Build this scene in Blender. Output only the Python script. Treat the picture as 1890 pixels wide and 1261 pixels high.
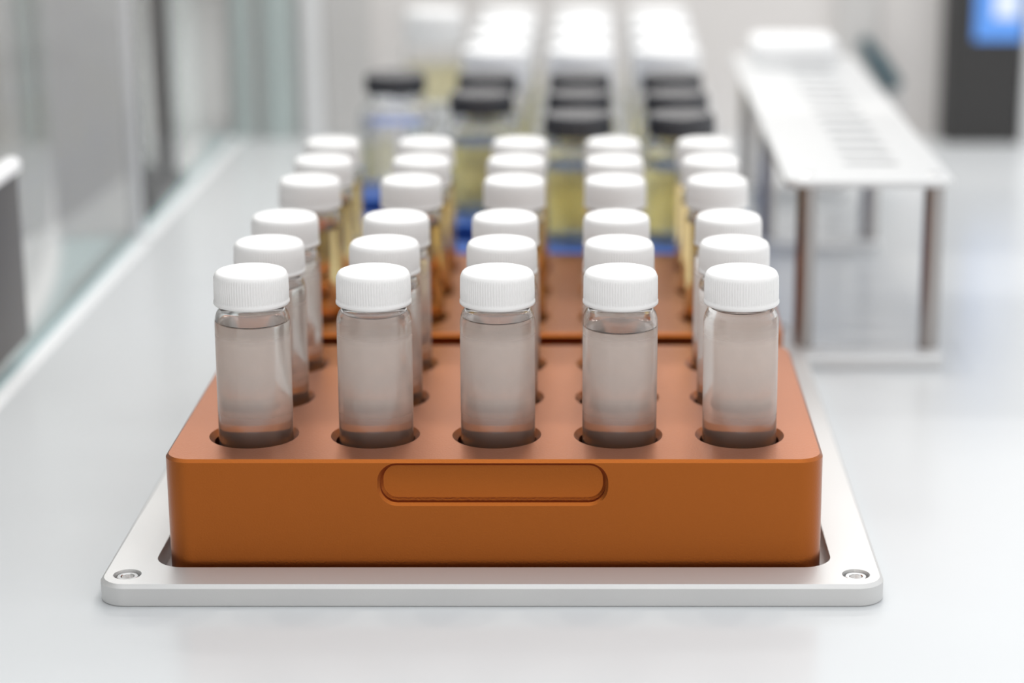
import bpy, bmesh, math
from mathutils import Vector, Matrix

for o in list(bpy.data.objects):
    bpy.data.objects.remove(o)
S = bpy.context.scene
C = S.collection
MM = 0.001
Z0 = 48.1            # plan heights are measured from the vial rack's top; the bench top is at z = 0


def P(x, y, z):
    return Vector((x * MM, y * MM, (z + Z0) * MM))


# ------------------------------------------------------------------ camera
cd = bpy.data.cameras.new('camera')
cam = bpy.data.objects.new('camera', cd)
C.objects.link(cam)
cam.location = P(36.948, -759.476, 246.636)
cam.rotation_euler = (math.pi / 2 - 0.27070, 0, 0)
cd.sensor_fit = 'HORIZONTAL'
cd.sensor_width = 36.0
cd.lens = 36.0 * 3967.364 / 1890
cd.shift_x = (945.0 - 1100.83) / 1890
cd.clip_start = 0.01
cd.clip_end = 30
cd.dof.use_dof = True
cd.dof.focus_distance = 0.772
cd.dof.aperture_fstop = 4.6
S.camera = cam

# ------------------------------------------------------------------ light and exposure
W = bpy.data.worlds.new('World')
S.world = W
W.use_nodes = True
bg = W.node_tree.nodes['Background']
# the lab around the bench: bright towards the ceiling and the lit far side, dim behind the photographer
_nt = W.node_tree
_tc = _nt.nodes.new('ShaderNodeTexCoord')
_dot = _nt.nodes.new('ShaderNodeVectorMath')
_dot.operation = 'DOT_PRODUCT'
_dot.inputs[1].default_value = (0.05, 0.60, 0.80)
_nt.links.new(_tc.outputs['Generated'], _dot.inputs[0])
_mr = _nt.nodes.new('ShaderNodeMapRange')
_mr.interpolation_type = 'SMOOTHSTEP'
_mr.inputs[1].default_value = -0.55
_mr.inputs[2].default_value = 0.75
_mr.inputs[3].default_value = 0.76
_mr.inputs[4].default_value = 1.08
_nt.links.new(_dot.outputs['Value'], _mr.inputs[0])
_nt.links.new(_mr.outputs[0], bg.inputs[1])
_cm = _nt.nodes.new('ShaderNodeMapRange')
_cm.inputs[1].default_value = 0.76
_cm.inputs[2].default_value = 1.0
_mc = _nt.nodes.new('ShaderNodeMix')
_mc.data_type = 'RGBA'
_mc.inputs[6].default_value = (1.0, 0.96, 0.93, 1)      # warm room behind the photographer
_mc.inputs[7].default_value = (0.97, 0.985, 1.0, 1)     # cool light from the ceiling side
_nt.links.new(_mr.outputs[0], _cm.inputs[0])
_nt.links.new(_cm.outputs[0], _mc.inputs[0])
_nt.links.new(_mc.outputs[2], bg.inputs[0])


def area(name, loc, look, sx, sy, power, col=(1, 1, 1), spread=math.pi):
    l = bpy.data.lights.new(name, 'AREA')
    l.shape = 'RECTANGLE'
    l.size, l.size_y = sx * MM, sy * MM
    l.energy = power
    l.color = col
    l.spread = spread
    o = bpy.data.objects.new(name, l)
    C.objects.link(o)
    o.location = P(*loc)
    d = P(*look) - P(*loc)
    o.rotation_euler = d.to_track_quat('-Z', 'Y').to_euler()
    return o


area('light_bar', (80, 830, 680), (30, 0, 0), 900, 45, 3.2, (1.0, 0.97, 0.93))
area('ceiling_light_panel', (150, 200, 1500), (60, 200, 0), 1500, 1100, 3, (0.97, 0.985, 1.0))
area('small_lamp', (100, 420, 900), (60, 60, 0), 26, 26, 0.7, (1.0, 0.93, 0.82))
area('small_lamp', (200, 420, 900), (60, 60, 0), 26, 26, 0.7, (1.0, 0.93, 0.82))

S.view_settings.view_transform = 'Standard'
S.view_settings.look = 'None'
S.view_settings.exposure = 0.21
S.view_settings.gamma = 1.0
S.view_settings.use_curve_mapping = False
cy = S.cycles
cy.max_bounces = 26
cy.transmission_bounces = 24
cy.transparent_max_bounces = 16
cy.glossy_bounces = 8
cy.volume_bounces = 10
cy.sample_clamp_indirect = 16
cy.diffuse_bounces = 5


# ------------------------------------------------------------------ materials
def mat(name, col, rough=0.5, metal=0.0, trans=0.0, ior=1.45, coat=0.0, coat_rough=0.2, emit=None, estr=1.0,
        bump=0.0, bscale=3000.0, sss=0.0, spec=0.5, mottle=0.0, mscale=6.0, rvar=0.0, coat_ior=1.5, vol=0.0, vcol=(1, 1, 1)):
    m = bpy.data.materials.new(name)
    m.use_nodes = True
    nt = m.node_tree
    b = nt.nodes['Principled BSDF']
    I = b.inputs
    I['Base Color'].default_value = (*col, 1)
    I['Roughness'].default_value = rough
    I['Metallic'].default_value = metal
    I['IOR'].default_value = ior
    I['Transmission Weight'].default_value = trans
    I['Coat Weight'].default_value = coat
    I['Coat Roughness'].default_value = coat_rough
    I['Specular IOR Level'].default_value = spec
    I['Coat IOR'].default_value = coat_ior
    if sss:
        I['Subsurface Weight'].default_value = sss
        I['Subsurface Radius'].default_value = (0.004, 0.004, 0.004)
        I['Subsurface Scale'].default_value = 0.5
    if emit:
        I['Emission Color'].default_value = (*emit, 1)
        I['Emission Strength'].default_value = estr
    if vol:
        v = nt.nodes.new('ShaderNodeVolumeScatter')
        v.inputs['Density'].default_value = vol
        v.inputs['Color'].default_value = (*vcol, 1)
        v.inputs['Anisotropy'].default_value = 0.2
        nt.links.new(v.outputs[0], nt.nodes['Material Output'].inputs['Volume'])
    if bump or mottle or rvar:
        tc = nt.nodes.new('ShaderNodeTexCoord')
    if bump:
        n = nt.nodes.new('ShaderNodeTexNoise')
        n.inputs['Scale'].default_value = bscale
        n.inputs['Detail'].default_value = 2
        nt.links.new(tc.outputs['Object'], n.inputs['Vector'])
        bp = nt.nodes.new('ShaderNodeBump')
        bp.inputs['Strength'].default_value = bump
        bp.inputs['Distance'].default_value = 0.0001
        nt.links.new(n.outputs['Fac'], bp.inputs['Height'])
        nt.links.new(bp.outputs['Normal'], I['Normal'])
    if mottle:
        n2 = nt.nodes.new('ShaderNodeTexNoise')
        n2.inputs['Scale'].default_value = mscale
        n2.inputs['Detail'].default_value = 3
        nt.links.new(tc.outputs['Object'], n2.inputs['Vector'])
        mx = nt.nodes.new('ShaderNodeMix')
        mx.data_type = 'RGBA'
        mx.inputs[6].default_value = (*[c * (1 - mottle) for c in col], 1)
        mx.inputs[7].default_value = (*[min(1, c * (1 + mottle)) for c in col], 1)
        nt.links.new(n2.outputs['Fac'], mx.inputs[0])
        nt.links.new(mx.outputs[2], I['Base Color'])
    return m


M = {}
M['orange'] = mat('orange_anodised', (0.375, 0.092, 0.0008), 0.36, 1.0, coat=1.0, coat_rough=0.42, coat_ior=1.35, bump=0.9, bscale=1500)
M['blue'] = mat('blue_anodised', (0.045, 0.13, 0.45), 0.4, 0.6, bump=0.2)
M['silver'] = mat('bead_blasted_aluminium', (0.66, 0.66, 0.655), 0.45, 0.5, bump=0.3, bscale=2600)
M['pale_metal'] = mat('pale_brushed_aluminium', (0.72, 0.73, 0.735), 0.35, 0.3)
M['steel'] = mat('stainless_steel', (0.92, 0.915, 0.91), 0.22, 1.0)
M['rod'] = mat('steel_rod', (0.40, 0.38, 0.37), 0.35, 1.0)
M['bench'] = mat('white_bench_laminate', (0.64, 0.66, 0.675), 0.22, 0.0, spec=0.5, mottle=0.015, mscale=4)
M['cap'] = mat('white_polypropylene', (0.87, 0.865, 0.86), 0.34, sss=0.2)
M['glass'] = mat('clear_glass', (1, 1, 1), 0.0, trans=1.0, ior=1.5)
M['painted_haze'] = mat('glass_with_painted_haze', (0.95, 0.925, 0.905), 0.02, trans=1.0, ior=1.5)
_nt = M['painted_haze'].node_tree          # clear glass with milky haze painted on the wall to lighten the vial
_pb = _nt.nodes['Principled BSDF']
_pb.inputs['Base Color'].default_value = (1, 1, 1, 1)
_df = _nt.nodes.new('ShaderNodeBsdfDiffuse')
_df.inputs[0].default_value = (1.0, 0.87, 0.80, 1)
_tl = _nt.nodes.new('ShaderNodeBsdfTranslucent')
_tl.inputs[0].default_value = (1.0, 0.87, 0.80, 1)
_m1 = _nt.nodes.new('ShaderNodeMixShader')
_m1.inputs[0].default_value = 0.35
_nt.links.new(_df.outputs[0], _m1.inputs[1])
_nt.links.new(_tl.outputs[0], _m1.inputs[2])
_m2 = _nt.nodes.new('ShaderNodeMixShader')
_fc = _nt.nodes.new('ShaderNodeTexCoord')
_fs = _nt.nodes.new('ShaderNodeSeparateXYZ')
_nt.links.new(_fc.outputs['Object'], _fs.inputs[0])
_fr = _nt.nodes.new('ShaderNodeMapRange')      # the painted haze fades towards the foot of the vial
_fr.inputs[1].default_value = 0.036
_fr.inputs[2].default_value = 0.050
_fr.inputs[3].default_value = 0.05
_fr.inputs[4].default_value = 0.45
_nt.links.new(_fs.outputs[2], _fr.inputs[0])
_fn = _nt.nodes.new('ShaderNodeTexNoise')
_fn.inputs['Scale'].default_value = 55
_fn.inputs['Detail'].default_value = 4
_nt.links.new(_fc.outputs['Object'], _fn.inputs['Vector'])
_fm = _nt.nodes.new('ShaderNodeMath')
_fm.operation = 'MULTIPLY_ADD'
_fm.inputs[1].default_value = 0.35
_fm.inputs[2].default_value = 0.82
_nt.links.new(_fn.outputs['Fac'], _fm.inputs[0])
_fx = _nt.nodes.new('ShaderNodeMath')
_fx.operation = 'MULTIPLY'
_ft = _nt.nodes.new('ShaderNodeMapRange')
_ft.inputs[1].default_value = 0.077
_ft.inputs[2].default_value = 0.071
_ft.interpolation_type = 'SMOOTHSTEP'
_nt.links.new(_fs.outputs[2], _ft.inputs[0])
_fy = _nt.nodes.new('ShaderNodeMath')
_fy.operation = 'MULTIPLY'
_nt.links.new(_fr.outputs[0], _fy.inputs[0])
_nt.links.new(_ft.outputs[0], _fy.inputs[1])
_nt.links.new(_fy.outputs[0], _fx.inputs[0])
_nt.links.new(_fm.outputs[0], _fx.inputs[1])
_nt.links.new(_fx.outputs[0], _m2.inputs[0])
_nt.links.new(_pb.outputs[0], _m2.inputs[1])
_nt.links.new(_m1.outputs[0], _m2.inputs[2])
_nt.links.new(_m2.outputs[0], _nt.nodes['Material Output'].inputs['Surface'])
M['liquid'] = mat('clear_liquid', (1.0, 0.975, 0.95), 0.11, trans=1.0, ior=1.33)
M['amber'] = mat('amber_liquid', (1.0, 0.80, 0.42), 0.10, trans=1.0, ior=1.33)
M['yellow'] = mat('yellow_green_liquid', (0.98, 0.93, 0.62), 0.15, trans=0.97, ior=1.33)
M['clearliq'] = mat('bluish_clear_liquid', (0.93, 0.96, 1.0), 0.05, trans=1.0, ior=1.33)
M['black'] = mat('black_plastic', (0.03, 0.032, 0.04), 0.2, spec=0.8)
M['pane'] = mat('pane_glass', (0.985, 1.0, 0.995), 0.0, trans=1.0, ior=1.5)
M['green_glass'] = mat('green_edge_glass', (0.70, 0.80, 0.79), 0.15, trans=0.3, ior=1.5)
M['wall'] = mat('warm_grey_wall', (0.80, 0.775, 0.76), 0.6, mottle=0.05, mscale=2)
M['wall_dark'] = mat('grey_wall', (0.72, 0.71, 0.70), 0.5, mottle=0.12, mscale=3)
M['counter'] = mat('grey_counter', (0.74, 0.735, 0.72), 0.45, mottle=0.08, mscale=3)
M['panel_grey'] = mat('light_grey_panel', (0.64, 0.63, 0.62), 0.5)
M['cabinet'] = mat('grey_cabinet', (0.38, 0.37, 0.36), 0.5, mottle=0.15, mscale=4)
M['strip'] = mat('teal_glass_edge', (0.36, 0.50, 0.52), 0.35)
M['post'] = mat('grey_post', (0.72, 0.73, 0.74), 0.4, 0.3)
M['white'] = mat('white_plastic', (0.88, 0.89, 0.90), 0.4)
M['grey_rack'] = mat('grey_rack_metal', (0.62, 0.64, 0.66), 0.4, 0.5)
M['device'] = mat('charcoal_housing', (0.045, 0.044, 0.044), 0.5)
M['screen_blue'] = mat('lit_blue_screen', (0.02, 0.1, 0.3), 0.2, emit=(0.10, 0.24, 0.58), estr=1.0)
M['screen_pale'] = mat('lit_pale_screen', (0.3, 0.3, 0.3), 0.2, emit=(0.50, 0.57, 0.69), estr=1.0)
M['teal'] = mat('dark_teal_rubber', (0.03, 0.085, 0.11), 0.5)
M['dark_metal'] = mat('grey_brown_metal', (0.16, 0.15, 0.145), 0.45, 0.5)


# ------------------------------------------------------------------ mesh helpers (plan units: mm)
def finish(bm, name, m, parent=None, angle=32, loc=None, smooth=True):
    me = bpy.data.meshes.new(name)
    bmesh.ops.recalc_face_normals(bm, faces=bm.faces)
    bm.to_mesh(me)
    bm.free()
    me.materials.append(m)
    if smooth:
        me.shade_smooth()
        me.set_sharp_from_angle(angle=math.radians(angle))
    o = bpy.data.objects.new(name, me)
    C.objects.link(o)
    if parent:
        o.parent = parent
    if loc is not None:
        o.location = loc
    return o


def outline(x0, x1, y0, y1, r, n=8):
    pts = []
    for cx, cyy, a0 in ((x1 - r, y0 + r, -90), (x1 - r, y1 - r, 0), (x0 + r, y1 - r, 90), (x0 + r, y0 + r, 180)):
        for i in range(n + 1):
            a = math.radians(a0 + 90 * i / n)
            pts.append((cx + r * math.cos(a), cyy + r * math.sin(a)))
    return pts


def rings(bm, rs, cap=True):
    vs = [[bm.verts.new((x * MM, y * MM, z * MM)) for x, y, z in r] for r in rs]
    n = len(vs[0])
    for a, b in zip(vs, vs[1:]):
        for i in range(n):
            bm.faces.new((a[i], a[(i + 1) % n], b[(i + 1) % n], b[i]))
    if cap:
        bm.faces.new(vs[0][::-1])
        bm.faces.new(vs[-1])
    return vs


def rprism(bm, x0, x1, y0, y1, z0, z1, r, ct=0.0, cb=0.0, n=8):
    def ring(c, z):
        return [(x, y, z) for x, y in outline(x0 + c, x1 - c, y0 + c, y1 - c, max(r - c, 0.05), n)]
    rs = []
    if cb:
        rs += [ring(cb, z0), ring(0, z0 + cb)]
    else:
        rs += [ring(0, z0)]
    if ct:
        rs += [ring(0, z1 - ct), ring(ct, z1)]
    else:
        rs += [ring(0, z1)]
    rings(bm, rs)


def box(bm, x0, x1, y0, y1, z0, z1, b=0.0):
    rprism(bm, x0, x1, y0, y1, z0, z1, max(b, 0.05), b, b, 2 if b else 1)


def lathe(bm, prof, seg=64, cx=0, cyy=0, mod=None, closed=False):
    rs = []
    for i, (r, z) in enumerate(prof):
        if r < 1e-6:
            rs.append([bm.verts.new((cx * MM, cyy * MM, z * MM))])
        else:
            ring = []
            for k in range(seg):
                a = 2 * math.pi * k / seg
                rr = r + (mod(i, k) if mod else 0)
                ring.append(bm.verts.new(((cx + rr * math.cos(a)) * MM, (cyy + rr * math.sin(a)) * MM, z * MM)))
            rs.append(ring)
    pairs = list(zip(rs, rs[1:]))
    if closed:
        pairs.append((rs[-1], rs[0]))
    for a, b in pairs:
        if len(a) == 1 and len(b) == 1:
            continue
        for k in range(seg):
            k2 = (k + 1) % seg
            if len(a) == 1:
                bm.faces.new((a[0], b[k2], b[k]))
            elif len(b) == 1:
                bm.faces.new((a[k], a[k2], b[0]))
            else:
                bm.faces.new((a[k], a[k2], b[k2], b[k]))


def subtract(base_bm, cut_bm, name, m, parent, angle=32):
    """the base shape minus the cutters, as one clean mesh"""
    def tmp(bm, nm):
        bmesh.ops.recalc_face_normals(bm, faces=bm.faces)
        me = bpy.data.meshes.new(nm)
        bm.to_mesh(me)
        bm.free()
        o = bpy.data.objects.new(nm, me)
        C.objects.link(o)
        return o
    a, c = tmp(base_bm, 'tmp_a'), tmp(cut_bm, 'tmp_c')
    md = a.modifiers.new('b', 'BOOLEAN')
    md.operation = 'DIFFERENCE'
    md.solver = 'EXACT'
    md.object = c
    dg = bpy.context.evaluated_depsgraph_get()
    me = bpy.data.meshes.new_from_object(a.evaluated_get(dg))
    for o in (a, c):
        bpy.data.objects.remove(o)
    me.name = name
    me.materials.clear()
    me.materials.append(m)
    me.shade_smooth()
    me.set_sharp_from_angle(angle=math.radians(angle))
    o = bpy.data.objects.new(name, me)
    C.objects.link(o)
    o.parent = parent
    return o


def tag(o, label, cat, group=None, kind=None):
    if label:
        o['label'] = label
    if cat:
        o['category'] = cat
    if group:
        o['group'] = group
    if kind:
        o['kind'] = kind
    return o


def thing(name, label, cat, loc, group=None):
    o = bpy.data.objects.new(name, None)
    o.empty_display_size = 0.01
    C.objects.link(o)
    o.location = loc
    return tag(o, label, cat, group)


def structure(o):
    o['kind'] = 'structure'
    return o


BT = -Z0   # bench top in plan heights

# ------------------------------------------------------------------ setting: bench, walls
bm = bmesh.new()
box(bm, -262, 1000, -700, 940, -30, 0, 1)
tag(finish(bm, 'bench_top', M['bench'], loc=P(0, 0, BT)),
    'wide white laminate bench top carrying the racks and the metal plate', 'bench top')
bm = bmesh.new()
box(bm, -900, -263, -700, 1700, -30, -1, 1)
tag(finish(bm, 'side_counter', M['counter'], loc=P(0, 0, BT)),
    'plain grey counter beyond the glass side panels on the left', 'counter')

bm = bmesh.new()
box(bm, -262, 1000, 905, 920, 0, 330)
structure(finish(bm, 'wall_back', M['wall'], loc=P(0, 0, BT)))
bm = bmesh.new()
box(bm, -900, -200, 1700, 1740, -30, 420)
structure(finish(bm, 'wall_far', M['wall_dark'], loc=P(0, 0, BT)))
bm = bmesh.new()
box(bm, -940, -900, -700, 1740, -30, 500)
structure(finish(bm, 'wall_left', M['wall_dark'], loc=P(0, 0, BT)))
bm = bmesh.new()
rprism(bm, -19, 19, -8, 0, 0, 320, 2, 1, 1, 4)
tag(finish(bm, 'wall_panel', M['panel_grey'], loc=P(-155, 905, BT)), 'darker grey upright panel on the back wall behind the racks', 'panel')


bm = bmesh.new()
rprism(bm, -160, 0, -1280, 0, 0, 330, 4, 1, 1, 4)
tag(finish(bm, 'cabinet', M['cabinet'], loc=P(-400, 980, BT - 1)), 'mid grey cabinet standing beyond the glass on the left', 'cabinet')


# ------------------------------------------------------------------ vial racks
VX = [-90, -45, 0, 45, 90]
ROWD = 47.5


def vial_rack(y0, label, m, width=118.9, depth=153.8, xs=VX, ys=(29.6, 77.1, 124.6), hr=14.6, cr=16.5, hd=34.0, slot=True, group=None):
    t = thing('vial_rack', label, 'rack', P(0, y0, -47.6), group)
    H = 47.6
    b = bmesh.new()
    rprism(b, -width, width, 0, depth, 0, H, 9.5, 1.1, 0.8, 14)
    c = bmesh.new()
    for x in xs:
        for y in ys:
            lathe(c, [(0, H - hd), (hr, H - hd), (hr, H - (cr - hr)), (cr, H), (cr, H + 5), (0, H + 5)], 72, x, y)
    if slot:
        for s, f in ((-1, 0), (1, depth)):
            # stadium pocket with a chamfered lip, cut into the face at y = f
            def st(e, yy, z0=31.2, z1=45.4, x0=-40.8, x1=40.2):
                return [(x, yy, z) for x, z in outline(x0 - e, x1 + e, z0 - e, z1 + e, 6.2 + e, 10)]
            d = -s
            rings(c, [st(5.0, f - d * 4.0), st(1.0, f), st(0.0, f + d * 1.0), st(0.0, f + d * 3.2),
                      st(-0.9, f + d * 4.3), st(-2.6, f + d * 4.9)])
    subtract(b, c, 'block', m, t, 28)
    return t


vial_rack(-29.6, 'orange anodised metal vial rack nearest the camera, pocket in its front face', M['orange'])
vial_rack(141.4, 'orange metal vial rack standing directly behind the nearest one, holding amber vials', M['orange'])

# ------------------------------------------------------------------ mounting plate
t = thing('mounting_plate', 'silver grey aluminium plate with rounded corners screwed to bench around orange racks', 'plate', P(0, 0, BT))
b = bmesh.new()
rprism(b, -140.5, 139.7, -49.9, 312, 0, 8.2, 10, 1.3, 0.5, 14)
c = bmesh.new()
rprism(c, -123.6, 122.6, -32.4, 128.5, -0.0 - 3, 20, 11, 0, 0, 12)
rprism(c, -123.6, 122.6, 137.5, 299, -3, 20, 11, 0, 0, 12)
SCR = [(-131.2, -39.2), (130.0, -39.2), (-131.2, 300), (130.0, 300)]
for x, y in SCR:
    lathe(c, [(0, 3.0), (5.0, 3.0), (5.0, 20), (0, 20)], 48, x, y)
subtract(b, c, 'plate_body', M['silver'], t, 28)
for x, y in SCR:
    bm = bmesh.new()
    lathe(bm, [(0, 3.1), (4.0, 3.1), (4.1, 3.6), (4.1, 6.9), (3.6, 7.5), (2.5, 7.5), (2.35, 7.3)], 48)
    # hex socket
    hexr = [(2.35 * math.cos(k * math.pi / 24), 2.35 * math.sin(k * math.pi / 24)) for k in range(48)]
    def hx(a, R):
        q = (a + math.pi / 6) % (math.pi / 3) - math.pi / 6
        return R * math.cos(math.pi / 6) / math.cos(q)
    rr = []
    for z in (7.3, 5.0):
        rr.append([(hx(2 * math.pi * k / 48, 2.4) * math.cos(2 * math.pi * k / 48),
                    hx(2 * math.pi * k / 48, 2.4) * math.sin(2 * math.pi * k / 48), z) for k in range(48)])
    vs = rings(bm, rr, cap=False)
    bm.faces.new(vs[1])
    bmesh.ops.remove_doubles(bm, verts=bm.verts, dist=0.00006)
    s = finish(bm, 'screw', M['steel'], t, 30)
    s.location = (x * MM, y * MM, 0)
    s['label'] = 'shiny steel socket head screw'


# ------------------------------------------------------------------ vials
def make_cap(r=13.45, h=12.2, ribs=84, top_r=11.6, seg_per=4):
    """ribbed closure, mouth down, z 0..h"""
    bm = bmesh.new()
    prof = [(r - 1.9, h - 2.2), (r - 1.9, 0.3), (r - 1.5, 0.0), (r + 0.1, 0.0), (r + 0.35, 0.3), (r + 0.35, 1.2), (r + 0.05, 1.7), (r, 2.2)]
    i0 = len(prof) - 1
    prof += [(r - 0.02, h * 0.5), (r - 0.1, h - 2.2)]
    i1 = len(prof) - 1
    prof += [(r - 0.25, h - 1.5), (r - 0.55, h - 0.75), (r - 1.05, h - 0.25), (r - 1.7, h - 0.02),
             (top_r - 0.3, h - 0.02), (top_r - 0.9, h - 0.22), (top_r - 1.6, h - 0.28), (1.3, h - 0.42), (0.9, h - 0.35), (0.6, h - 0.1), (0, h - 0.05)]
    prof = [(0, h - 2.2)] + prof
    i0 += 1
    i1 += 1
    def mod(i, k):
        if i0 <= i <= i1:
            return 0.16 if (k % seg_per) in (0, 1) else -0.12
        return 0
    lathe(bm, prof, ribs * seg_per, mod=mod)
    return bm


OUT = [(0, 0.6), (9.5, 0.5), (11.0, 0.0), (12.6, 0.15), (13.4, 0.8), (13.75, 2.0), (13.75, 30), (13.75, 55), (13.75, 77.0), (13.68, 78.4), (13.4, 79.9),
       (12.9, 81.2), (12.3, 82.1), (11.8, 82.8), (11.55, 83.6), (11.55, 84.2), (11.9, 84.7), (11.55, 85.2), (11.55, 94.5)]
INN = [(9.6, 94.5), (9.6, 84.4), (10.0, 83.2), (10.9, 82.1), (11.8, 80.9), (12.35, 79.2), (12.55, 77.2), (12.55, 50), (12.55, 4.0), (12.1, 2.5), (10.8, 1.7), (0, 1.9)]


def rin(z):
    pts = sorted((zz, r) for r, zz in INN)
    for (za, ra), (zb, rb) in zip(pts, pts[1:]):
        if za <= z <= zb and zb > za:
            return ra + (rb - ra) * (z - za) / (zb - za)
    return 12.55


def liquid_bm(level, seg=64):
    bm = bmesh.new()
    e = 0.1
    pr = [(0, 1.8), (10.8, 1.6), (12.2, 2.45), (12.65, 4.0)]
    z = 20.0
    while z < level - 3:
        pr.append((rin(z) + e, z))
        z += 18
    if level > 77.5:
        pr.append((12.65, 77.0))
        if level > 80.5:
            pr.append((rin(79.2) + e, 79.2))
    rl = rin(level + 0.9)
    pr += [(rin(level) + e, level), (rl + e, level + 0.9), (rl - 0.35, level + 0.45), (rl - 1.0, level + 0.1), (rl - 2.0, level), (0, level)]
    lathe(bm, pr, seg)
    return bm


cap_bm = make_cap()
glass_bm = bmesh.new()
lathe(glass_bm, OUT + INN, 96)

ROWW = ['front row', 'second row', 'third row', 'fourth row back', 'fifth row back', 'rearmost row']
COLW = ['leftmost of the row', 'second from left', 'middle of the row', 'second from right', 'rightmost of the row']
ROWY = [0, 47.5, 95.0, 171.0, 218.5, 266.0]
# sideways drift of each cap against its hole (the vials stand a little loose), and the level of liquid
DX = [(1.3, .8, .9, .8, -.2), (.9, .3, .5, .7, .1), (.4, .5, -.1, .1, .7), (.7, .4, .8, .2, .1), (.9, 1., -.1, .1, -.3), (-.6, -.5, 0, 0, -1.)]
LV = [(77.4, 80.5, 78.8, 75.5, 82.0), (79, 78.5, 80, 79.5, 77.6), (78.0, 79, 78.4, 80, 79), (75, 76.5, 77, 76, 77.5), (76, 77, 75.5, 77, 76), (77, 76, 77, 76.5, 76)]

proto = None
VB = -33.9    # foot of a vial, on the floor of its hole
for r in range(6):
    for k in range(5):
        rack = 'clear liquid' if r < 3 else 'amber liquid'
        lab = 'white capped vial of %s, %s, %s' % (rack, ROWW[r], COLW[k])
        grp = 'clear vials in the nearest orange rack' if r < 3 else 'amber vials in the second orange rack'
        dx = DX[r][k]
        b0 = 0.0 if abs(dx) < .75 else math.copysign(abs(dx) - .5, dx)
        loc = P(VX[k] + b0 * .6, ROWY[r], VB)
        if proto is None:
            t = thing('vial', lab, 'vial', loc, grp)
            g = finish(glass_bm, 'glass_body', M['glass'], t, 50)
            g.data.materials.append(M['painted_haze'])
            for f in g.data.polygons:      # haze is painted on the outer wall below the shoulder
                if all(math.hypot(g.data.vertices[v].co.x, g.data.vertices[v].co.y) > 13.7 * MM and
                       g.data.vertices[v].co.z < 77.2 * MM for v in f.vertices):
                    f.material_index = 1
            plain = g.data.copy()
            for f in plain.polygons:
                f.material_index = 0
            cp = finish(cap_bm, 'screw_cap', M['cap'], t, 40)
            cp.location = (0, 0, 84.5 * MM)
            cp['label'] = 'ribbed white plastic screw cap'
            proto = (t, g, cp)
        else:
            t = proto[0].copy()
            C.objects.link(t)
            t.location = loc
            tag(t, lab, 'vial', grp)
            for q in proto[1:]:
                c2 = q.copy()
                C.objects.link(c2)
                c2.parent = t
                if q is proto[1] and r >= 3:
                    c2.data = plain
                if q is proto[2]:
                    c2.rotation_euler.z = 0.9 * r + 1.7 * k
        t.rotation_euler = (0, (dx - b0 * .6) / 97.0, 0)
        l = finish(liquid_bm(LV[r][k]), 'liquid', M['liquid'] if r < 3 else M['amber'], t, 50)
        l['label'] = 'clear liquid' if r < 3 else 'amber liquid'

# ------------------------------------------------------------------ racks of bottles behind
BX = [-80, -26.3, 27.3, 81]
vial_rack(301, 'blue anodised rack of black capped bottles behind the two orange vial racks', M['blue'], 118.9, 230, BX,
          (44, 114, 184), 23.2, 24.2, 36, False)
vial_rack(556, 'pale grey rack of white capped bottles at the far end of the row', M['grey_rack'], 118.9, 280, BX,
          (36, 104, 172, 240), 23.2, 24.2, 36, False)


def make_bottle(capname, capmat, liqmat, cr, ch, group, cat='bottle'):
    t = thing('bottle', None, cat, (0, 0, 0), group)
    g = bmesh.new()
    # z 0 = foot; rack floor is 36 below the rack top, cap top 63 above it
    out = [(0, 0), (20.5, 0), (22, 1.5), (22, 72), (21.3, 76), (19.5, 79.5), (16.5, 82), (15, 83.5), (15, 96)]
    inn = [(13.5, 96), (13.5, 83), (18.5, 79), (20.6, 74), (20.6, 3), (19.5, 2), (0, 2)]
    lathe(g, out + inn, 64)
    g = finish(g, 'glass_body', M['glass'], t, 50)
    c = make_cap(cr - 0.35, ch, 60, cr - 3, 4)
    c = finish(c, capname, capmat, t, 40)
    c.location = (0, 0, (99 - ch) * MM)
    return t, g, c, liqmat


def liq(level, m, parent):
    bm = bmesh.new()
    lathe(bm, [(0, 1.9), (19.6, 1.9), (20.7, 3), (20.7, level), (19.5, level - .6), (0, level - .7)], 48)
    return finish(bm, 'liquid', m, parent, 50)


bp = make_bottle('black_cap', M['black'], None, 17.8, 10.5, 'black capped bottles in the blue rack')
wp = make_bottle('white_cap', M['white'], None, 21.5, 24, 'white capped bottles in the grey rack')
bcol = ['first column from left', 'second column from left', 'third column from left', 'fourth column from left']
brow = ['nearest row', 'second row back', 'third row back', 'last row']


def place_bottle(pr, first, loc, lab, grp, liqm, level):
    if first:
        t = pr[0]
    else:
        t = pr[0].copy()
        C.objects.link(t)
        for q in pr[1:3]:
            c2 = q.copy()
            C.objects.link(c2)
            c2.parent = t
    t.location = loc
    tag(t, lab, 'bottle', grp)
    liq(level, liqm, t)


used = False
for j, y in enumerate((345, 415, 485)):
    for i, x in enumerate(BX):
        if (j == 0 and i < 2) or (j == 1 and i < 1):
            continue
        m = M['clearliq'] if (i == 0) else M['yellow']
        place_bottle(bp, not used, P(x, y, -36), 'black capped glass bottle in blue rack, %s, %s' % (brow[j], bcol[i]),
                     'black capped bottles in the blue rack', m, 72)
        used = True
used = False
for j, y in enumerate((592, 660, 728, 796)):
    for i, x in enumerate(BX):
        if i == 0 and j < 3:
            continue
        place_bottle(wp, not used, P(x, y, -36), 'white capped glass bottle in grey rack, %s, %s' % (brow[j], bcol[i]),
                     'white capped bottles in the grey rack', M['yellow'], 60)
        used = True

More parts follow.
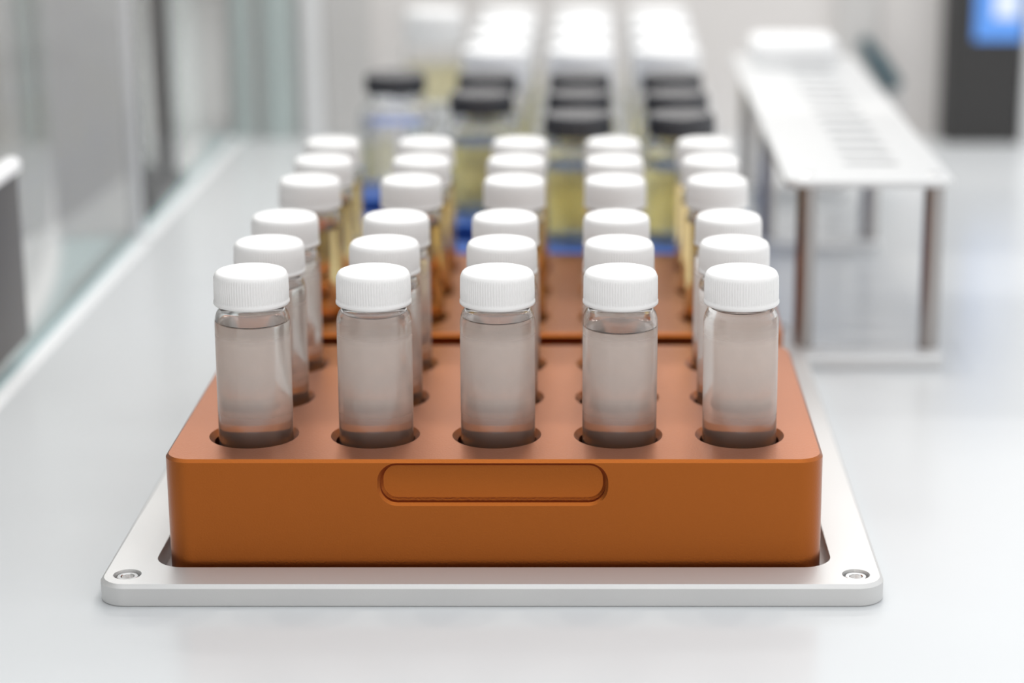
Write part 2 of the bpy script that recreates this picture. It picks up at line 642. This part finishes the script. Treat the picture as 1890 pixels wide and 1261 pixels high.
# ------------------------------------------------------------------ tube rack on rods (right)
t = thing('tube_rack', 'long silver tube rack on slim steel legs, right of the vial racks', 'tube rack', P(169, 258, BT))
b = bmesh.new()
rprism(b, -41, 41, 0, 436, 89.0, 93.2, 7, 1.0, 0.8, 10)
c = bmesh.new()
for j in range(14):
    rprism(c, -9, 19, 38 + j * 27.0, 46.5 + j * 27.0, 60, 120, 4.2, 0, 0, 6)

subtract(b, c, 'top_plate', M['pale_metal'], t, 28)
for y0, y1 in ((2, 20), (248, 266), (414, 432)):
    bm = bmesh.new()
    rprism(bm, -33, 38, y0 - 9, y1 - 5, 0, 7.0, 3, 1, 0.5, 5)
    finish(bm, 'base_bar', M['pale_metal'], t)
for y in (10, 254, 424):
    for x in (-29.5, 32.5):
        bm = bmesh.new()
        lathe(bm, [(0, 6.9), (5, 6.9), (5, 89.1), (0, 89.1)], 32, x, y)
        finish(bm, 'leg', M['rod'], t)
for y in (10, 424):
    for x in (-29.5, 32.5):
        bm = bmesh.new()
        lathe(bm, [(0, 92.8), (3.6, 92.8), (3.6, 93.9), (3.0, 94.2), (0, 94.2)], 24, x, y)
        finish(bm, 'screw', M['steel'], t)
bm = bmesh.new()
rprism(bm, -28, 28, 0, 50, 0, 17, 8, 3, 1, 8)
tag(finish(bm, 'lidded_box', M['white'], loc=P(166, 628, 45.2)), 'white plastic box on the far end of the silver tube rack', 'box')

# ------------------------------------------------------------------ glass screens (left) and posts
def glass_panel(x0, x1, y0, y1, z1, label, grp=None, m='pane'):
    bm = bmesh.new()
    box(bm, 0, x1 - x0, 0, y1 - y0, 0, z1, 0.4)
    g = tag(finish(bm, 'glass_panel', M[m], loc=P(x0, y0, BT)), label, 'glass panel', grp)
    if y1 - y0 > 100:
        bm = bmesh.new()
        box(bm, x1 - x0 + .1, x1 - x0 + 3, 0, y1 - y0 - 0.2, 0, 3, 0.3)  # strip stands for the teal bottom edge of the glass
        finish(bm, 'glass_edge_strip', M['strip'], g)
        bm = bmesh.new()
        box(bm, x1 - x0 + 3, x1 - x0 + 11, 0, y1 - y0, 0, 0.7, 0.2)  # white strip paints the bright reflection beside the glass
        finish(bm, 'painted_reflection', M['white'], g)
    return g


near_panel = glass_panel(-257, -249, -300, 536, 420, 'near clear glass side panel standing on bench left of racks')
glass_panel(-257, -249, 546, 904, 420, 'far clear glass side panel behind the grey joint post')
bm = bmesh.new()
rprism(bm, -5, 9, -4.8, 4.8, 0, 420, 1.5, 0.4, 0.4, 4)
tag(finish(bm, 'joint_post', M['post'], loc=P(-253, 541, BT)), 'slim grey upright post joining the two glass side panels', 'post')
glass_panel(-243, -229, 892, 902, 420, 'narrow teal edged glass strip at the far left corner', m='green_glass')
glass_panel(-220, -196, 892, 902, 420, 'second greenish glass strip right of the far corner strip', m='green_glass')
bm = bmesh.new()
rprism(bm, -7, 7, -5, 5, 0, 420, 1.5, 0.4, 0.4, 4)
tag(finish(bm, 'corner_post', M['white'], loc=P(-182, 897, BT)), 'pale upright post right of the greenish glass strips', 'post')

bm = bmesh.new()
rprism(bm, 8, 15, 498, 562, 14, 97, 2.5, 0.8, 0.8, 5)
k = finish(bm, 'clamp_plate', M['dark_metal'], near_panel)
k['label'] = 'dark grey metal clamp plate'
bm = bmesh.new()
rprism(bm, 8, 17, 497, 563, 97, 104, 3, 2.5, 0.6, 6)
k2 = finish(bm, 'clamp_edge', M['white'], k)
k2['label'] = 'pale upper edge of the clamp'

# ------------------------------------------------------------------ charcoal device with screen (right, far)
t = thing('instrument', 'charcoal instrument box with lit blue screen on the far right of the bench', 'instrument', P(332, 871, BT))
bm = bmesh.new()
rprism(bm, -28, 29, 0, 140, 0, 230, 3, 1.5, 1, 5)
finish(bm, 'housing', M['device'], t)
bm = bmesh.new()
box(bm, -9, 28, -1.5, 1, 79, 200, 0.4)
s = finish(bm, 'screen', M['screen_blue'], t)
bm = bmesh.new()
box(bm, 5, 24, -2.0, -1.4, 96, 180, 0.2)
finish(bm, 'display_field', M['screen_pale'], s)
bm = bmesh.new()
rprism(bm, 0, 40, 0, 120, 0, 240, 3, 1.5, 1, 5)
tag(finish(bm, 'side_column', M['white'], loc=P(363, 871, BT)), 'pale column at the right edge beside the charcoal instrument', 'column')

# ------------------------------------------------------------------ fittings on the back wall
bm = bmesh.new()
rprism(bm, -17, 17, -10, 0, 0, 320, 4, 1, 1, 5)
tag(finish(bm, 'cable_duct', M['panel_grey'], loc=P(238, 905, BT)), 'light grey upright cable duct on back wall behind the tube rack', 'cable duct')
t = thing('plug', 'dark teal plug lying tilted against the back wall beside the cable duct', 'plug', P(264, 890, BT))
bm = bmesh.new()
lathe(bm, [(0, 0), (5, 0), (6.5, 2), (6.5, 30), (5, 33), (5, 44), (3.5, 46), (0, 46)], 32)
k = finish(bm, 'plug_body', M['teal'], t)
k.location = (0.004, 0.0, 0.040)
k.rotation_euler = (0, math.radians(-36), 0)
bm = bmesh.new()
lathe(bm, [(0, 0), (2.6, 0), (2.6, 45), (0, 45)], 20)
k = finish(bm, 'cable', M['post'], t)
k.location = (0.005, 0.0, 0.0)

# ------------------------------------------------------------------ added unseen beam and upright that cast shade on the right of the bench
bm = bmesh.new()
rprism(bm, -280, 280, -60, 60, -12, 12, 4, 1, 1, 4)
tag(finish(bm, 'added_shade_beam', M['silver'], loc=P(440, 532, 300)), 'added unseen silver beam shading the bench, above the tube rack, over the upper picture edge', 'beam')
bm = bmesh.new()
rprism(bm, -15, 15, -60, 60, 0, 360, 4, 1, 1, 4)
tag(finish(bm, 'added_beam_upright', M['silver'], loc=P(735, 532, BT)), 'added unseen silver upright carrying the shading beam, right of the picture', 'upright')
